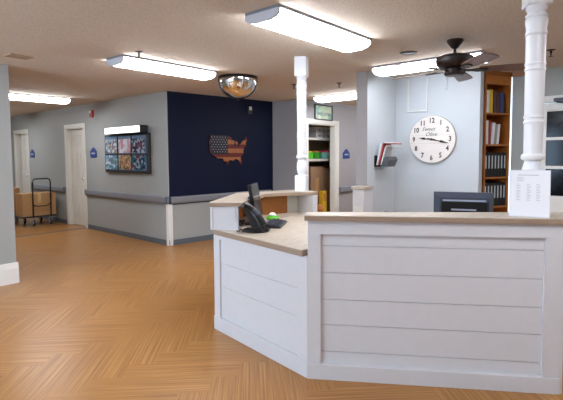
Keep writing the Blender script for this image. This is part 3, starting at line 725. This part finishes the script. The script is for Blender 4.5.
# raised wing C-D-E
Pi = Vector((2.60, 2.60))
wing = offs([(2.335, 2.80), (2.375, 2.845), (3.13, 3.33), (3.82, 3.13), (3.80, 2.88), (3.74, 2.76), (3.66, 2.76), (3.58, 2.88), (3.22, 3.03), (2.60, 2.66), (2.49, 2.61)])
wc = MB().prism(wing, 1.020, 1.050).build('raised_counter', M['laminate_edge'], desk, .004)
MB().prism(shrink(wing, .003), 1.0502, 1.0535).build('counter_surface', M['laminate'], wc)
d3, n3, L3 = seg(C, D)
quad(MB(), C, d3, n3, .05, L3, -.07, -.01, .0, 1.02).build('wing_wall', M['oak'], desk)
d4, n4, L4 = seg(D, E_)
quad(MB(), D, d4, n4, 0, .50, -.14, -.03, .0, 1.02).build('wing_wall', M['oak'], desk)
quad(MB(), D, d4, n4, .50, L4 - .061, -.14, -.03, .0, 1.02).build('wing_wall', M['cream'], desk)
quad(MB(), D, d4, n4, L4 - .06, L4, -.40, -.02, .829, 1.02).build('wing_end_panel', M['white'], desk)
# end pier on the corner C, facing the visitor
g0 = Vector((2.365, 2.79)); g1 = Vector((2.482, 2.625)); d5, n5, L5 = seg(g0, g1)
pr_ = quad(MB(), g0, d5, n5, 0, L5, .0, .04, .829, 1.02)
quad(pr_, g0, d5, n5, .02, L5 - .02, -.006, 0, .93, 1.015)
pr_.build('end_pier', M['white'], desk, .002)
MB().prism(offs([(2.362, 2.80), (2.375, 2.838), (2.40, 2.83), (2.40, 2.79)]), .829, 1.02).build('corner_stile', M['white'], desk)

# small gate pier beside the partition
t = thing('gate_pier', 'short white pier with beige cap in front of the partition end', 'pier', (4.72, 2.83, 0), math.radians(5))
MB().box(-.11, .125, -.085, .065, 0, 1.02).build('pier_body', M['white'], t, .003)
MB().box(-.122, .125, -.097, .077, 1.02, 1.055).build('pier_cap', M['laminate'], t, .006)
MB().box(-.114, -.11, -.07, .05, .15, .82).build('pier_panel', M['white_trim'], t)

# ---------------------------------------------------------------- turned posts
def post(loc, rz, label, k=1., zb=1.187):
    """k widens the post, zb is where its top block begins"""
    t = thing('turned_post', label, 'post', loc, rz, 'turned white posts')
    H = CEIL - 1.0535; base_h = .165; e = .062 * k
    MB().box(-e, e, -e, e, 0, base_h).build('base_block', M['post_white'], t, .004)
    MB().box(-e, e, -e, e, zb, H).build('top_block', M['post_white'], t, .004)
    z = base_h
    pr = [(.046, z), (.039, z + .012), (.041, z + .02), (.050, z + .05), (.055, z + .085), (.052, z + .12), (.043, z + .155), (.041, z + .17), (.056, z + .176), (.060, z + .186), (.060, z + .198), (.055, z + .208), (.047, z + .212)]
    def ring(zc, rb):
        o = []
        for c_ in (zc - .016, zc + .016): o += [(rb, c_ - .009), (rb + .004, c_ - .006), (rb + .004, c_ + .006), (rb, c_ + .009)]
        return o
    q = zb - 1.27
    pr += ring(.587, .0485) + ring(.907 + q * .5, .0500)
    pr += [(.051, 1.095 + q), (.056, 1.10 + q), (.056, 1.112 + q), (.051, 1.116 + q), (.052, 1.14 + q), (.057, 1.17 + q), (.057, 1.19 + q), (.051, 1.202 + q), (.057, 1.206 + q), (.057, 1.216 + q), (.048, 1.222 + q), (.045, 1.235 + q), (.053, 1.245 + q), (.053, zb)]
    MB().lathe([(a * k, b) for a, b in pr], n=36).build('turned_shaft', M['post_white'], t)
    return t
post((3.14, .667, 1.0535), math.radians(-63), 'thick looking white turned post on the front counter at right', 1.10, 1.27)
post((3.72, 2.955, 1.0535), math.radians(25), 'white turned post at the back of the desk, by the closet', .98, 1.187)

# ---------------------------------------------------------------- items on the desk
# sign holder with schedule, on the front counter
t = thing('sign_holder', 'tilted white document stand with a printed sheet on the front counter', 'sign', (2.985, .645, 1.0538), math.radians(-77.5))
tl = Matrix.Rotation(math.radians(-9), 4, 'X')
MB().box(-.108, .108, 0, .004, 0, .282).tf(tl).build('stand_panel', mat('acrylic', '#dfe3ec', .15, var=.01), t)
MB().box(-.108, .108, .005, .05, 0, .003).build('stand_foot', M['bookwhite'], t)
sh = MB().box(-.104, .104, -.0015, -.0003, .004, .278).tf(tl).build('printed_sheet', M['paper'], t)
def strip(name, boxes):
    m_ = MB()
    for x0, x1, z0, z1 in boxes: m_.box(x0, x1, -.0022, -.0017, z0, z1)
    m_.tf(tl).build(name, M['ink'], sh)
strip('print_heading', [(-.065, .045, .250, .2525)])
strip('print_address', [(-.07, -.035 + .01 * (k % 2), .236 - k * .010, .2375 - k * .010) for k in range(3)])
for cx in (-.07, -.015, .035):
    strip('print_column', [(cx, cx + .022 - .006 * ((k * 7) % 3 == 0), .195 - k * .0095, .1965 - k * .0095) for k in range(11)])

# monitor seen from behind
t = thing('monitor', 'dark monitor seen from behind, rising over the front counter', 'monitor', (3.21, 1.11, .8292), math.radians(19.5 - 90 + 0))
t.rotation_euler = (0, 0, math.radians(-70.9 + 0))
hw = .195
MB().add([(-hw, 0, .10), (hw, 0, .10), (hw, 0, .335), (-hw, 0, .335), (-hw + .045, -.06, .12), (hw - .03, -.06, .12), (hw - .03, -.06, .30), (-hw + .045, -.06, .30), (-hw, .03, .10), (hw, .03, .10), (hw, .03, .335), (-hw, .03, .335)],
         [(4, 5, 6, 7), (0, 1, 5, 4), (1, 2, 6, 5), (2, 3, 7, 6), (3, 0, 4, 7), (0, 8, 9, 1), (1, 9, 10, 2), (2, 10, 11, 3), (3, 11, 8, 0), (8, 11, 10, 9)]).build('back_shell', M['steel_blue'], t, .005)
MB().box(-hw + .055, hw - .04, -.066, -.0602, .13, .272).build('rear_panel', M['black'], t, .003)
MB().box(-hw + .065, hw - .05, -.070, -.0605, .277, .287).build('vent_strip', M['lightstrip'], t)
MB().box(-.075, .085, -.074, -.0665, .214, .225).build('lower_strip', M['lightstrip'], t)
MB().box(-hw + .012, hw - .012, .0302, .032, .115, .32).build('screen', M['screen'], t)
MB().box(-.03, .03, -.03, .015, .015, .11).build('stand_neck', M['black'], t); MB().box(-.11, .11, -.09, .09, 0, .015).build('stand_base', M['black'], t, .004)

# office chair behind the counter
t = thing('office_chair', 'dark office chair whose back just shows over the front counter', 'chair', (3.88, 1.90, 0), math.radians(-66))
MB().box(-.155, .155, -.14, -.10, .56, .915).build('backrest', M['steel_blue'], t, .018, 3)
MB().box(-.22, .22, -.12, .30, .42, .50).build('seat', M['black_soft'], t, .02, 3)
MB().box(-.03, .03, -.165, -.141, .40, .75).build('back_bracket', M['black'], t)
MB().lathe([(.03, .12), (.03, .42)], (0, .09, 0), 16).build('gas_lift', M['chrome'], t)
for k in range(5):
    a = 2 * PI * k / 5
    lg = MB().tube([(0, .09, .12), (.13 * math.cos(a), .09 + .13 * math.sin(a), .11), (.25 * math.cos(a), .09 + .25 * math.sin(a), .075)], [.025, .02, .015], 8).build('leg', M['black'], t)
    MB().lathe([(.018, -.02), (.03, -.016), (.03, .016), (.018, .02)], (.25 * math.cos(a), .09 + .25 * math.sin(a), .03), 14, 'x').build('caster', M['black'], lg)

# left monitor, seen nearly edge-on
t = thing('monitor', 'black flat monitor turned almost edge-on on the low worktop', 'monitor', (2.865, 2.745, .8292), math.radians(34))
tl = Matrix.Translation((0, 0, .058)) @ Matrix.Rotation(math.radians(-10), 4, 'X')
MB().box(-.165, .165, 0, .03, 0, .30).tf(tl).build('monitor_shell', M['black'], t, .005)
MB().box(-.153, .153, -.002, -.0003, .014, .288).tf(tl).build('screen', M['screen'], t)
MB().box(-.09, .09, .036, .06, .07, .2).tf(tl).build('rear_bulge', M['steel_blue'], t, .008)
MB().box(-.025, .025, .045, .075, .0, .15).build('stand_neck', M['black'], t); MB().box(-.09, .09, -.01, .11, 0, .012).build('stand_base', M['black'], t, .004)

# keyboard
t = thing('keyboard', 'black keyboard lying right of the desk phone', 'keyboard', (2.875, 2.575, .8292), math.radians(31))
MB().yz([(-.075, 0), (.075, 0), (.075, .028), (.06, .030), (-.07, .014), (-.075, .012)], -.18, .18).build('keyboard_body', M['black_soft'], t, .003)
kb = MB()
for r_ in range(5):
    y = -.058 + r_ * .024; z = .0165 + (y + .07) * .123
    for c_ in range(16): kb.box(-.172 + c_ * .0216, -.154 + c_ * .0216, y, y + .019, z, z + .006)
kb.build('keys', M['steel_blue'], t)

# mouse-like lime note dispenser
t = thing('note_dispenser', 'lime green note dispenser with white top beside the monitor', 'dispenser', (3.12, 2.83, .8292), .6)
MB().lathe([(.055, 0), (.06, .012), (.05, .03), (.001, .034)], n=20).build('dispenser_base', M['lime'], t)
MB().lathe([(.03, .034), (.034, .045), (.02, .062), (.001, .066)], n=18).build('white_pad', M['paper'], t)

# desk phone
ph_ = t = thing('desk_phone', 'black desk phone with a standing handset on the low worktop', 'phone', (2.565, 2.50, .8292), math.radians(41))
MB().lathe([(.095, 0), (.1, .006), (.09, .014), (.001, .016)], n=28).build('phone_base', M['black'], t)
MB().yz([(-.035, .012), (.02, .012), (.045, .06), (.085, .15), (.08, .175), (.06, .17), (.0, .09)], -.055, .075).build('phone_body', M['black_soft'], t, .006)
pts = [(-.085, -.045, .035), (-.09, -.05, .06), (-.092, -.03, .10), (-.092, .0, .145), (-.092, .045, .18), (-.088, .07, .19), (-.085, .085, .175)]
hs_ = MB().tube(pts, [.02, .026, .021, .020, .021, .027, .022], 12).build('handset', M['black'], t)
MB().tube([(-.093, -.018, .125), (-.094, .02, .16)], .0215, 10).build('handset_stripe', M['steel_blue'], hs_)
k = MB()
for r_ in range(4):
    for c_ in range(3):
        yy = -.022 + r_ * .017; k.box(-.01 + c_ * .022, .006 + c_ * .022, yy - .006, yy + .004, .055 + r_ * .026, .062 + r_ * .026)
k.build('keypad', M['bookgrey'], t)
cord = []
for i in range(80):
    u = i / 79; ang = u * 2 * PI * 14
    cord.append((-.09 - .02 * u + .010 * math.cos(ang), -.05 - .11 * math.sin(u * PI) + .18 * u, .02 + .01 * math.sin(ang)))
MB().tube(cord, .0028, 6).build('coiled_cord', M['black'], t)
ph_.scale = (1.14, 1.14, 1.14)
# cable tangle by the pier
cb = MB()
for q in range(4):
    ph = q * 1.3; pts = []
    for i in range(24):
        u = i / 23; pts.append((-.07 + .20 * u, .035 * math.sin(u * 7 + ph) + .015 * q, .006 + .035 * abs(math.sin(u * 4 + ph))))
    cb.tube(pts, .005, 6)
tag(cb.build('cable', M['black']), 'tangle of black cables behind the desk phone', 'cable', None, (2.60, 2.74, .8292), math.radians(20))

# ---------------------------------------------------------------- world, camera
w_ = bpy.data.worlds.new('World'); bpy.context.scene.world = w_; w_.use_nodes = True
w_.node_tree.nodes['Background'].inputs[0].default_value = (.55, .76, 1, 1); w_.node_tree.nodes['Background'].inputs[1].default_value = 7.5
fw = Vector((0.75273332, 0.65531132, -0.06292547)); rt = Vector((0.65634452, -0.75444175, -0.00543229)); up = Vector((0.05103344, 0.03721172, 0.99800344))
cam = bpy.data.cameras.new('camera'); co = bpy.data.objects.new('camera', cam); col.objects.link(co)
co.matrix_world = Matrix(((rt.x, up.x, -fw.x, 0), (rt.y, up.y, -fw.y, 0), (rt.z, up.z, -fw.z, 1.43), (0, 0, 0, 1)))
cam.sensor_width = 36; cam.lens = 451.617 * 36 / 563; cam.shift_y = -(200 - 183.67) / 563; cam.clip_start = .05
sc = bpy.context.scene; sc.camera = co
sc.view_settings.view_transform = 'Standard'; sc.view_settings.look = 'None'; sc.view_settings.gamma = 1; sc.view_settings.use_curve_mapping = False
sc.view_settings.exposure = 0.92
sc.cycles.use_denoising = True
sc.cycles.max_bounces = 8
